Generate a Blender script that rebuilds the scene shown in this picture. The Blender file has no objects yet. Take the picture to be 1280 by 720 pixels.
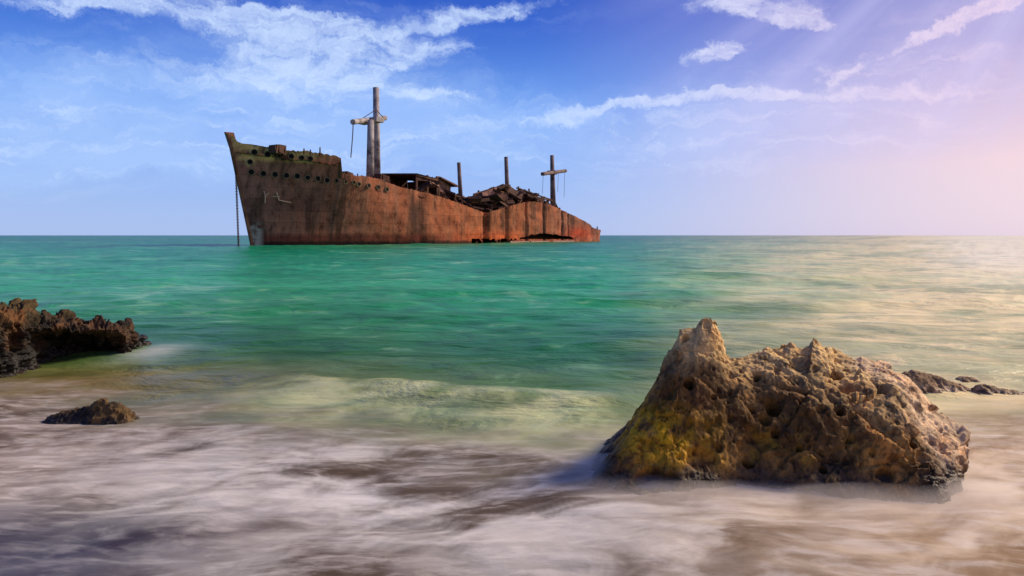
import bpy, math, random
import numpy as np
from mathutils import Vector, Matrix, Euler
random.seed(7)
C = bpy.context.scene.collection
SC = bpy.context.scene

# ------------------------------------------------------------------ camera
F = 1280 * 24 / 36.0          # focal length in photo pixels
H = 1.7                       # camera height above the water
HY = 294.0                    # horizon row in the photo
cam_d = bpy.data.cameras.new('camera'); cam = bpy.data.objects.new('camera', cam_d); C.objects.link(cam)
cam.location = (0, 0, H); cam.rotation_euler = (math.radians(90), 0, 0)
cam_d.lens = 24; cam_d.sensor_width = 36; cam_d.shift_y = -(360 - HY) / 1280.0
cam_d.clip_start = 0.1; cam_d.clip_end = 30000
SC.camera = cam

# ------------------------------------------------------------------ light
SUN_AZ, SUN_EL = 66.0, 34.0     # azimuth to the right of the view, elevation
def s2l(c):
    return tuple(((v / 255) / 12.92 if v / 255 <= 0.04045 else ((v / 255 + 0.055) / 1.055) ** 2.4) for v in c)

def sun_dir():
    a, e = math.radians(SUN_AZ), math.radians(SUN_EL)
    return Vector((math.sin(a) * math.cos(e), math.cos(a) * math.cos(e), math.sin(e)))

sun_d = bpy.data.lights.new('sun', 'SUN'); sun = bpy.data.objects.new('sun', sun_d); C.objects.link(sun)
sun_d.energy = 3.9; sun_d.angle = math.radians(14); sun_d.color = (1.0, 0.82, 0.60)
sun.rotation_euler = (-sun_dir()).to_track_quat('-Z', 'Y').to_euler()
sun.location = (60, 40, 60)

class NT:
    """small helper round a node tree"""
    def __init__(s, tree): s.t = tree; s.n = tree.nodes; s.l = tree.links
    def node(s, typ, **kw):
        n = s.n.new(typ)
        for k, v in kw.items(): setattr(n, k, v)
        return n
    def put(s, sock, v):
        if isinstance(v, bpy.types.NodeSocket): s.l.new(v, sock)
        elif v is not None:
            if isinstance(v, (tuple, list)) and sock.type == 'RGBA' and len(v) == 3: v = (*v, 1)
            sock.default_value = v
    def math(s, op, a, b=None, c=None, clamp=False):
        n = s.node('ShaderNodeMath', operation=op, use_clamp=clamp)
        s.put(n.inputs[0], a); s.put(n.inputs[1], b)
        if c is not None: s.put(n.inputs[2], c)
        return n.outputs[0]
    def vmath(s, op, a, b=None, out=0):
        n = s.node('ShaderNodeVectorMath', operation=op); s.put(n.inputs[0], a)
        if b is not None: s.put(n.inputs[1], b)
        return n.outputs[out]
    def mix(s, f, a, b, blend='MIX'):
        n = s.node('ShaderNodeMix', data_type='RGBA', blend_type=blend)
        s.put(n.inputs[0], f); s.put(n.inputs[6], a); s.put(n.inputs[7], b)
        return n.outputs[2]
    def noise(s, vec, scale=1, detail=4, rough=.5, dist=0, out=0):
        n = s.node('ShaderNodeTexNoise'); s.put(n.inputs['Vector'], vec)
        n.inputs['Scale'].default_value = scale; n.inputs['Detail'].default_value = detail
        n.inputs['Roughness'].default_value = rough; n.inputs['Distortion'].default_value = dist
        return n.outputs[out]
    def smooth(s, v, a, b, lo=0., hi=1.):
        n = s.node('ShaderNodeMapRange', interpolation_type='SMOOTHSTEP')
        s.put(n.inputs['Value'], v); s.put(n.inputs['From Min'], a); s.put(n.inputs['From Max'], b)
        s.put(n.inputs['To Min'], lo); s.put(n.inputs['To Max'], hi)
        return n.outputs[0]
    def mapping(s, vec, loc=(0, 0, 0), rot=(0, 0, 0), scale=(1, 1, 1), vt='POINT'):
        n = s.node('ShaderNodeMapping', vector_type=vt); s.put(n.inputs['Vector'], vec)
        n.inputs['Location'].default_value = loc; n.inputs['Rotation'].default_value = rot
        n.inputs['Scale'].default_value = scale
        return n.outputs[0]
    def ramp(s, f, stops, interp='LINEAR'):
        n = s.node('ShaderNodeValToRGB'); s.put(n.inputs[0], f)
        r = n.color_ramp; r.interpolation = interp
        while len(r.elements) < len(stops): r.elements.new(0.5)
        for e, (p, c) in zip(r.elements, stops): e.position = p; e.color = (*c, 1)
        return n.outputs[0]

def build_world():
    w = bpy.data.worlds.new('World'); SC.world = w; w.use_nodes = True
    T = NT(w.node_tree); T.n.clear()
    out = T.node('ShaderNodeOutputWorld'); bg = T.node('ShaderNodeBackground'); T.l.new(bg.outputs[0], out.inputs[0])
    sky = T.node('ShaderNodeTexSky'); sky.sky_type = 'NISHITA'; sky.sun_disc = False
    sky.sun_elevation = math.radians(SUN_EL); sky.sun_rotation = math.radians(SUN_AZ)
    sky.air_density = 1.0; sky.dust_density = 0.6; sky.ozone_density = 3.0
    tc = T.node('ShaderNodeTexCoord'); d = tc.outputs['Generated']
    sep = T.node('ShaderNodeSeparateXYZ'); T.l.new(d, sep.inputs[0])
    x, y, z = sep.outputs
    az = T.math('ARCTAN2', x, y)                       # 0 ahead, + to the right
    hor = T.math('SQRT', T.math('ADD', T.math('MULTIPLY', x, x), T.math('MULTIPLY', y, y)))
    el = T.math('ARCTAN2', z, hor)
    elc = T.math('MAXIMUM', el, 0.0)
    # air colour: deep blue aloft, pale towards the horizon, lilac and rose on the sunward side
    cool = T.ramp(T.math('DIVIDE', elc, 0.75), [(0.0, s2l((160, 184, 232))), (0.10, s2l((142, 174, 234))), (0.24, s2l((96, 148, 232))),
                                               (0.40, s2l((26, 84, 196))), (0.56, s2l((12, 56, 166))), (1.0, s2l((12, 46, 130)))])
    warm = T.ramp(T.math('DIVIDE', elc, 0.75), [(0.0, s2l((214, 194, 216))), (0.12, s2l((234, 198, 204))), (0.30, s2l((178, 160, 204))),
                                               (0.5, s2l((116, 126, 196))), (0.7, s2l((90, 118, 196))), (1.0, s2l((60, 100, 190)))])
    wfac = T.smooth(az, 0.0, 0.74)
    grad = T.mix(wfac, cool, warm)
    nish = T.vmath('MULTIPLY', sky.outputs[0], (0.10, 0.10, 0.10))
    base = T.mix(0.86, nish, grad)
    # glow round the sun and soft shafts fanning out from it
    sd = sun_dir()
    dt = T.vmath('DOT_PRODUCT', d, tuple(sd), out=1)
    glow = T.math('MULTIPLY', T.math('POWER', T.math('MAXIMUM', dt, 0.0), 9.0), .07)
    # clouds live in az/el space
    cmb = T.node('ShaderNodeCombineXYZ'); T.put(cmb.inputs[0], az); T.put(cmb.inputs[1], el)
    p = cmb.outputs[0]
    wob = T.noise(p, 4.5, 8, .68, out=1)
    wob = T.vmath('MULTIPLY', T.vmath('SUBTRACT', wob, (.5, .5, .5)), (0.26, 0.12, 0))
    pw = T.vmath('ADD', p, wob)
    fine = T.noise(T.mapping(pw, scale=(1, 3.0, 1), rot=(0, 0, 0.14)), 15, 12, .70, .4)
    veil = T.noise(T.mapping(pw, scale=(1, 3.4, 1)), 5.0, 7, .58, .4)
    lump = T.noise(T.mapping(pw, scale=(1, 1.7, 1)), 40, 8, .66, .3)
    def blob(cx, cy, rx, ry, ang=0, gain=1.0):
        # centre and half axes read off the photo as angles
        a = math.atan((cx - 640) / F); e = math.atan((HY - cy) / F * math.cos(a))
        m = T.mapping(pw, loc=(a, e, 0), rot=(0, 0, math.radians(ang)), scale=(rx / F * .93, ry / F * .93, 1), vt='TEXTURE')
        g = T.node('ShaderNodeTexGradient', gradient_type='SPHERICAL'); T.put(g.inputs[0], m)
        return T.math('MULTIPLY', g.outputs['Fac'], gain)
    def total(lst):
        s = None
        for b in lst:
            v = blob(*b); s = v if s is None else T.math('ADD', s, v)
        return s
    # crisp white clouds
    m1 = total([(250, 18, 190, 42, -6, 1.5), (60, 8, 190, 36, 8, 1.1), (370, 34, 90, 24, 0, .8), (480, 72, 210, 50, 6, 1.6), (610, 14, 190, 26, 8, 1.5), (400, 60, 150, 50, 0, .7), (130, 80, 200, 40, 4, .6),
                (330, 100, 190, 50, 6, 1.1), (530, 124, 150, 22, 0, 1.3), (930, 8, 180, 34, -5, 1.6), (1000, 26, 70, 20, -12, 1.0),
                (885, 75, 85, 22, 14, 1.7), (945, 102, 24, 10, 0, .8)])
    m2 = total([(700, 150, 110, 17, 7, 1.3), (840, 127, 190, 14, 3, 1.5), (800, 160, 200, 26, 3, .4), (1010, 118, 190, 15, 0, 1.2), (1200, 112, 190, 16, 0, 1.0),
                (1040, 88, 70, 26, -12, 1.1), (1170, 44, 150, 15, 17, 1.4), (1230, 70, 110, 24, 4, .9), (1270, 10, 90, 22, 10, .8)])
    c1 = T.smooth(T.math('MULTIPLY', T.math('MINIMUM', m1, 1.1), T.math('ADD', T.math('MULTIPLY', fine, 1.3), T.math('MULTIPLY', lump, .5))), 0.56, 1.22)
    c2 = T.smooth(T.math('MULTIPLY', T.math('MINIMUM', m2, 1.1), T.math('ADD', T.math('MULTIPLY', lump, .9), T.math('MULTIPLY', fine, .8))), 0.52, 1.16)
    # broad thin veil over the lower left and centre
    m3 = total([(160, 150, 520, 110, 3, 1.3), (500, 160, 420, 90, 3, .9), (330, 30, 380, 60, 0, .6), (60, 120, 260, 60, 0, .6), (900, 175, 460, 90, 4, .8), (1100, 90, 300, 110, 10, .6), (700, 20, 300, 40, 0, .3)])
    c3 = T.math('MULTIPLY', T.smooth(T.math('MULTIPLY', T.math('MINIMUM', m3, 1.0), veil), 0.06, 0.60), 0.58)
    cir = T.noise(T.mapping(pw, scale=(1, 5.5, 1), rot=(0, 0, -.12)), 9, 10, .68, .5)
    c5 = T.math('MULTIPLY', T.math('MULTIPLY', T.smooth(cir, .46, .72), T.smooth(T.math('MULTIPLY', m3, 1.0), .1, .9)), .55)
    # wisps elsewhere in the sky, behind and overhead
    away = T.smooth(T.math('ABSOLUTE', az), 0.85, 1.3)
    c4 = T.math('MULTIPLY', T.math('MULTIPLY', T.smooth(veil, 0.52, 0.8), away), 0.6)
    wcol = T.mix(wfac, s2l((196, 216, 246)), s2l((234, 208, 226)))
    # diagonal shafts of light from the upper right
    shaft_ang = T.math('ARCTAN2', T.math('SUBTRACT', el, 0.55), T.math('SUBTRACT', 0.80, az))
    sh = T.noise(T.vmath('ADD', T.node('ShaderNodeCombineXYZ').outputs[0], (0, 0, 0)), 1)
    cs = T.node('ShaderNodeCombineXYZ'); T.put(cs.inputs[0], shaft_ang)
    sh = T.smooth(T.noise(cs.outputs[0], 7.0, 3, .5), 0.40, 0.66)
    shm = T.math('MULTIPLY', T.smooth(az, 0.02, 0.55), T.smooth(elc, 0.03, 0.22))
    col = T.mix(T.math('MULTIPLY', T.math('MULTIPLY', sh, shm), 0.34), base, s2l((200, 196, 236)))
    col = T.mix(c3, col, T.mix(wfac, s2l((168, 198, 244)), s2l((214, 194, 224))))
    col = T.mix(c5, col, wcol)
    col = T.mix(T.math('MULTIPLY', c1, .80), col, wcol)
    col = T.mix(T.math('MULTIPLY', c2, .72), col, wcol)
    col = T.mix(c4, col, wcol)
    gl = T.node('ShaderNodeCombineXYZ')
    for i, k in enumerate((1.5, 1.08, 0.72)): T.put(gl.inputs[i], T.math('MULTIPLY', glow, k))
    col = T.vmath('ADD', col, gl.outputs[0])
    T.l.new(col, bg.inputs[0]); bg.inputs[1].default_value = 0.93
build_world()
w_bg = [n for n in SC.world.node_tree.nodes if n.type == 'BACKGROUND'][0]

SC.view_settings.view_transform = 'Standard'; SC.view_settings.look = 'None'
SC.view_settings.exposure = 0.32; SC.view_settings.gamma = 1.0
try: SC.view_settings.use_curve_mapping = False
except Exception: pass
SC.render.engine = 'CYCLES'
SC.cycles.use_denoising = True
SC.cycles.max_bounces = 6; SC.cycles.volume_bounces = 2
SC.cycles.sample_clamp_indirect = 6

# ------------------------------------------------------------------ numpy noise
_rs = np.random.RandomState(11)
_perm = _rs.permutation(256); _perm = np.concatenate([_perm, _perm, _perm])
_g3 = _rs.normal(size=(256, 3)); _g3 /= np.linalg.norm(_g3, axis=1)[:, None]
def pn(p):
    """gradient noise, p (n,3) -> about -0.7..0.7"""
    i = np.floor(p).astype(int); f = p - i; u = f * f * f * (f * (f * 6 - 15) + 10); i &= 255
    r = 0
    for dx in (0, 1):
        for dy in (0, 1):
            for dz in (0, 1):
                h = _perm[_perm[_perm[(i[:, 0] + dx) & 255] + ((i[:, 1] + dy) & 255)] + ((i[:, 2] + dz) & 255)]
                g = _g3[h & 255]
                dd = (f[:, 0] - dx) * g[:, 0] + (f[:, 1] - dy) * g[:, 1] + (f[:, 2] - dz) * g[:, 2]
                wx = u[:, 0] if dx else 1 - u[:, 0]; wy = u[:, 1] if dy else 1 - u[:, 1]; wz = u[:, 2] if dz else 1 - u[:, 2]
                r = r + dd * wx * wy * wz
    return r
def fbm(p, octv=5, gain=.5, lac=2.03):
    s = 0; a = 1.
    for k in range(octv):
        s = s + a * pn(p + 17.3 * k); p = p * lac; a *= gain
    return s
def ridged(p, octv=5, gain=.55):
    s = 0; a = 1.
    for k in range(octv):
        s = s + a * (1 - np.abs(pn(p + 9.1 * k)) * 2.4); p = p * 2.1; a *= gain
    return s
def worley(p, seed=0):
    """distance to the nearest feature point and a random number of that cell"""
    i = np.floor(p).astype(int); best = np.full(len(p), 9.); cid = np.zeros(len(p))
    tab = np.random.RandomState(seed + 5).rand(256, 4)
    for dx in (-1, 0, 1):
        for dy in (-1, 0, 1):
            for dz in (-1, 0, 1):
                c = i + np.array([dx, dy, dz])
                h = _perm[_perm[_perm[c[:, 0] & 255] + (c[:, 1] & 255)] + (c[:, 2] & 255)]
                q = c + tab[h, :3]; dd = np.linalg.norm(q - p, axis=1)
                m = dd < best; best = np.where(m, dd, best); cid = np.where(m, tab[h, 3], cid)
    return best, cid
def facets(p, seed):
    """every cell is its own tilted plane: broken, angular stone"""
    i = np.floor(p).astype(int); best = np.full(len(p), 9.); val = np.zeros(len(p)); sec = np.full(len(p), 9.)
    rg = np.random.RandomState(seed); tab = rg.rand(256, 3); dr = rg.normal(size=(256, 3)); dr /= np.linalg.norm(dr, axis=1)[:, None]; off = rg.uniform(-.15, .15, 256)
    for dx in (-1, 0, 1):
        for dy in (-1, 0, 1):
            for dz in (-1, 0, 1):
                c = i + np.array([dx, dy, dz]); h = _perm[_perm[_perm[c[:, 0] & 255] + (c[:, 1] & 255)] + (c[:, 2] & 255)]
                q = p - c - tab[h]; dd = np.linalg.norm(q, axis=1); v = (q * dr[h]).sum(1) + off[h]
                m = dd < best; sec = np.where(m, best, np.minimum(sec, dd)); best = np.where(m, dd, best); val = np.where(m, v, val)
    return val, sec - best
def ss(x, a, b):
    t = np.clip((x - a) / (b - a), 0, 1); return t * t * (3 - 2 * t)

# ------------------------------------------------------------------ object helpers
def grid_mesh(name, V, nu, nv, wrap=False, faces_keep=None, smooth=True):
    """V (nv*nu,3) row major"""
    me = bpy.data.meshes.new(name)
    uu = nu if wrap else nu - 1
    a = (np.arange(nv - 1)[:, None] * nu + np.arange(uu)[None, :]).ravel()
    b = (np.arange(nv - 1)[:, None] * nu + (np.arange(uu)[None, :] + 1) % nu).ravel()
    fc = np.stack([a, b, b + nu, a + nu], 1)
    if faces_keep is not None: fc = fc[faces_keep(fc)]
    me.vertices.add(len(V)); me.vertices.foreach_set('co', V.astype(np.float32).ravel())
    me.loops.add(len(fc) * 4); me.loops.foreach_set('vertex_index', fc.astype(np.int32).ravel())
    me.polygons.add(len(fc)); me.polygons.foreach_set('loop_start', (np.arange(len(fc)) * 4).astype(np.int32))
    try: me.polygons.foreach_set('loop_total', np.full(len(fc), 4, np.int32))
    except Exception: pass
    me.update(calc_edges=True); me.validate()
    if smooth: me.polygons.foreach_set('use_smooth', np.ones(len(me.polygons), bool))
    return me
def attr_color(me, name, col):
    a = me.attributes.new(name, 'FLOAT_COLOR', 'POINT')
    a.data.foreach_set('color', np.concatenate([col, np.ones((len(col), 1))], 1).astype(np.float32).ravel())
def attr_f(me, name, v):
    a = me.attributes.new(name, 'FLOAT', 'POINT'); a.data.foreach_set('value', v.astype(np.float32))
def link(me_or_none, name, mat=None, parent=None):
    o = bpy.data.objects.new(name, me_or_none); C.objects.link(o)
    if mat and me_or_none: me_or_none.materials.append(mat)
    if parent: o.parent = parent
    return o
def tag(o, label=None, cat=None, group=None, kind=None):
    if label: o['label'] = label
    if cat: o['category'] = cat
    if group: o['group'] = group
    if kind: o['kind'] = kind
    return o
class MB:
    def __init__(s): s.v = []; s.f = []
    def box(s, c, size, rot=(0, 0, 0), jit=0.0):
        M = Euler(rot).to_matrix(); b = len(s.v)
        for dx in (-.5, .5):
            for dy in (-.5, .5):
                for dz in (-.5, .5):
                    v = M @ Vector((dx * size[0], dy * size[1], dz * size[2])) + Vector(c)
                    if jit: v += Vector([random.uniform(-jit, jit) for _ in range(3)])
                    s.v.append(tuple(v))
        for f in ((0, 1, 3, 2), (4, 6, 7, 5), (0, 4, 5, 1), (2, 3, 7, 6), (0, 2, 6, 4), (1, 5, 7, 3)):
            s.f.append([b + i for i in f])
    def tube(s, a, b, r0, r1=None, n=10):
        r1 = r0 if r1 is None else r1
        a = Vector(a); b = Vector(b); q = (b - a).to_track_quat('Z', 'Y'); k = len(s.v)
        for P_, r in ((a, r0), (b, r1)):
            for i in range(n):
                t = 2 * math.pi * i / n
                s.v.append(tuple(P_ + q @ Vector((r * math.cos(t), r * math.sin(t), 0))))
        for i in range(n): s.f.append([k + i, k + (i + 1) % n, k + n + (i + 1) % n, k + n + i])
        s.f.append([k + i for i in range(n)][::-1]); s.f.append([k + n + i for i in range(n)])
    def plate(s, pts, thick, nrm):
        """outline pts given a thickness"""
        n = len(pts); k = len(s.v); nv = Vector(nrm) * thick
        for p_ in pts: s.v.append(tuple(Vector(p_)))
        for p_ in pts: s.v.append(tuple(Vector(p_) + nv))
        s.f.append([k + i for i in range(n)]); s.f.append([k + n + i for i in range(n)][::-1])
        for i in range(n): s.f.append([k + i, k + (i + 1) % n, k + n + (i + 1) % n, k + n + i][::-1])
    def build(s, name, mat, parent=None, smooth=False):
        me = bpy.data.meshes.new(name); me.from_pydata(s.v, [], s.f); me.update()
        if smooth:
            for p_ in me.polygons: p_.use_smooth = True
        return link(me, name, mat, parent)

def P(px, py, Y):
    return np.array([(px - 640) / F * Y, Y, H + (HY - py) / F * Y])

# ------------------------------------------------------------------ materials
def new_mat(name):
    m = bpy.data.materials.new(name); m.use_nodes = True
    T = NT(m.node_tree); b = T.n['Principled BSDF']
    return m, T, b

def water_material():
    m, T, b = new_mat('sea_water')
    geo = T.node('ShaderNodeNewGeometry').outputs['Position']
    at = T.node('ShaderNodeAttribute', attribute_name='tint').outputs['Color']
    fo = T.node('ShaderNodeAttribute', attribute_name='foam').outputs['Fac']
    # fine drawn-out streaks in the foam
    wp = T.noise(T.mapping(geo, scale=(.5, 1.1, 1)), 1.3, 3, .5, out=1)
    gv = T.vmath('ADD', geo, T.vmath('MULTIPLY', wp, (.9, .5, 0)))
    s1 = T.noise(T.mapping(gv, scale=(1, 3.6, 1), rot=(0, 0, -.22)), 2.2, 8, .6, .35)
    s2 = T.noise(T.mapping(gv, scale=(1, 2.6, 1), rot=(0, 0, .3)), 5.5, 6, .6, .3)
    st = T.math('ADD', T.math('MULTIPLY', s1, .7), T.math('MULTIPLY', s2, .3))
    hi = T.math('MULTIPLY', T.smooth(st, .46, .64), fo)
    lo = T.math('MULTIPLY', T.smooth(st, .48, .34), T.math('MULTIPLY', fo, .42))
    c = T.mix(T.math('MULTIPLY', hi, .36), at, s2l((240, 232, 220)))
    c = T.mix(lo, c, T.mix(1.0, c, (.42, .38, .34), 'MULTIPLY'))
    # green water: darker and paler patches of chop at every scale
    b1 = T.noise(T.mapping(geo, scale=(.75, 1.2, 1)), 1.1, 7, .6, .5)
    b2 = T.noise(T.mapping(geo, scale=(.55, .55, 1)), .30, 6, .6, .5)
    b3 = T.noise(T.mapping(geo, scale=(.6, .35, 1)), .06, 6, .6, .5)
    k = T.math('ADD', T.math('MULTIPLY', b1, .36), T.math('ADD', T.math('MULTIPLY', b2, .36), T.math('MULTIPLY', b3, .28)))
    nf = T.math('SUBTRACT', 1.0, fo, clamp=True)
    c = T.mix(T.math('MULTIPLY', T.smooth(k, .505, .42), T.math('MULTIPLY', nf, .62)), c, T.mix(1.0, c, (.30, .50, .48), 'MULTIPLY'))
    c = T.mix(T.math('MULTIPLY', T.smooth(k, .51, .60), T.math('MULTIPLY', nf, .50)), c, s2l((160, 206, 158)))
    T.put(b.inputs['Base Color'], c)
    T.put(b.inputs['Roughness'], T.smooth(fo, 0, 1, .30, .62))
    b.inputs['IOR'].default_value = 1.333
    T.put(b.inputs['Specular IOR Level'], T.smooth(fo, 0, 1, .11, .08))
    bm = T.node('ShaderNodeBump'); bm.inputs['Strength'].default_value = .55; bm.inputs['Distance'].default_value = .36
    h = T.math('ADD', T.noise(T.mapping(geo, scale=(.5, 1, 1)), 1.5, 7, .6, .5), T.math('MULTIPLY', T.noise(T.mapping(geo, scale=(.5, .8, 1)), .30, 4, .5), 4))
    T.put(bm.inputs['Strength'], T.smooth(fo, 0, .35, .55, .10)); T.put(bm.inputs['Height'], h); T.l.new(bm.outputs[0], b.inputs['Normal'])
    return m

def rust_material(name='rusted_hull', use_attr=True, base=None):
    m, T, b = new_mat(name)
    ob = T.node('ShaderNodeTexCoord').outputs['Object']
    n1 = T.noise(ob, .55, 8, .62, .3)
    n2 = T.noise(T.mapping(ob, scale=(1.3, 1.3, .12)), .7, 8, .66, .8)      # runs down the plates
    n3 = T.noise(ob, 3.2, 6, .65)
    if use_attr: col = T.node('ShaderNodeAttribute', attribute_name='tint').outputs['Color']
    else: col = T.mix(n1, base[0], base[1])
    f = T.math('ADD', T.math('MULTIPLY', n1, .50), T.math('ADD', T.math('MULTIPLY', n2, .30), T.math('MULTIPLY', n3, .20)))
    dark = T.mix(1.0, col, (.36, .28, .26), 'MULTIPLY')
    lite = T.mix(1.0, col, (1.55, 1.45, 1.35), 'MULTIPLY')
    c = T.mix(T.smooth(f, .52, .38), col, dark)
    c = T.mix(T.smooth(f, .52, .66), c, lite)
    if use_attr:                                            # riveted plates that rust at their own pace
        sp = T.node('ShaderNodeSeparateXYZ'); T.l.new(ob, sp.inputs[0]); cb = T.node('ShaderNodeCombineXYZ'); T.l.new(sp.outputs[0], cb.inputs[0]); T.l.new(sp.outputs[2], cb.inputs[1])
        br = T.node('ShaderNodeTexBrick'); T.l.new(cb.outputs[0], br.inputs['Vector']); br.inputs['Scale'].default_value = 1; br.inputs['Brick Width'].default_value = 6.3; br.inputs['Row Height'].default_value = 1.9
        br.inputs['Mortar Size'].default_value = .05; br.inputs['Color1'].default_value = (.72, .70, .68, 1); br.inputs['Color2'].default_value = (1.12, 1.08, 1.05, 1); br.inputs['Mortar'].default_value = (.45, .38, .34, 1)
        c = T.mix(.6, c, br.outputs[0], 'MULTIPLY')
    T.put(b.inputs['Base Color'], c); b.inputs['Roughness'].default_value = .88
    b.inputs['Specular IOR Level'].default_value = .2
    bm = T.node('ShaderNodeBump'); bm.inputs['Strength'].default_value = .6; bm.inputs['Distance'].default_value = .12
    T.put(bm.inputs['Height'], T.math('ADD', n3, n2)); T.l.new(bm.outputs[0], b.inputs['Normal'])
    return m

def flat_mat(name, col, rough=.85, var=.3, scale=3.):
    m, T, b = new_mat(name)
    ob = T.node('ShaderNodeTexCoord').outputs['Object']
    n = T.noise(ob, scale, 6, .6)
    c = T.mix(T.smooth(n, .35, .65), tuple(v * (1 - var) for v in col), tuple(min(1, v * (1 + var)) for v in col))
    T.put(b.inputs['Base Color'], c); b.inputs['Roughness'].default_value = rough
    b.inputs['Specular IOR Level'].default_value = .2
    return m

def rock_material():
    m, T, b = new_mat('limestone_rock')
    geo = T.node('ShaderNodeNewGeometry').outputs['Position']
    at = T.node('ShaderNodeAttribute', attribute_name='tint').outputs['Color']
    n1 = T.noise(geo, 9, 9, .66, .3); n2 = T.noise(geo, 38, 6, .65); n3 = T.noise(geo, 2.6, 5, .6, .4)
    c = T.mix(T.smooth(n1, .50, .36), at, T.mix(1.0, at, (.40, .34, .28), 'MULTIPLY'))
    c = T.mix(T.smooth(n1, .52, .66), c, T.mix(1.0, at, (1.5, 1.45, 1.4), 'MULTIPLY'))
    c = T.mix(T.smooth(n2, .56, .70, 0, .7), c, T.mix(1.0, c, (.35, .3, .26), 'MULTIPLY'))
    c = T.mix(T.smooth(n3, .50, .66, 0, .55), c, T.mix(1.0, c, (1.15, .80, .48), 'MULTIPLY'))
    T.put(b.inputs['Base Color'], c)
    wet = T.node('ShaderNodeAttribute', attribute_name='wet').outputs['Fac']
    T.put(b.inputs['Roughness'], T.smooth(wet, 0, 1, .82, .42)); b.inputs['Specular IOR Level'].default_value = .35
    bm = T.node('ShaderNodeBump'); bm.inputs['Strength'].default_value = 1.0; bm.inputs['Distance'].default_value = .025
    T.put(bm.inputs['Height'], T.math('ADD', n1, T.math('MULTIPLY', n2, .5))); T.l.new(bm.outputs[0], b.inputs['Normal'])
    return m

# ------------------------------------------------------------------ the sea: one sheet out to the horizon
def shore_d(X, Y):
    """distance seaward of the swash line"""
    return Y - (5.30 - .34 * np.clip(X, -6, .6) + .30 * np.clip(X - .6, 0, 6))
def water_height(X, Y):
    p = np.stack([X, Y, 0 * X], 1); d = shore_d(X, Y); r = np.hypot(X, Y)
    z = .050 * fbm(p * [.45, .95, 1] + 3, 3) + .016 * fbm(p * [1.6, 3.2, 1] + 8, 3)
    z = z * ss(r, .5, 3)
    far = ss(d, 1.5, 14)
    z = z + far * (.30 * fbm(p * [.07, .18, 1] + 21, 4) + .13 * fbm(p * [.30, .7, 1] + 5, 4)) * (1 - .55 * ss(r, 120, 500))
    # the small wave that is breaking left of the big rock
    dw = d - 1.75 - .45 * pn(p * [1.1, 0, 1] + 4)
    band = ss(X, -3.6, -2.2) * (1 - ss(X, .9, 1.5))
    z = z + band * .10 * np.exp(-(dw / .45) ** 2)
    return z, d
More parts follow.
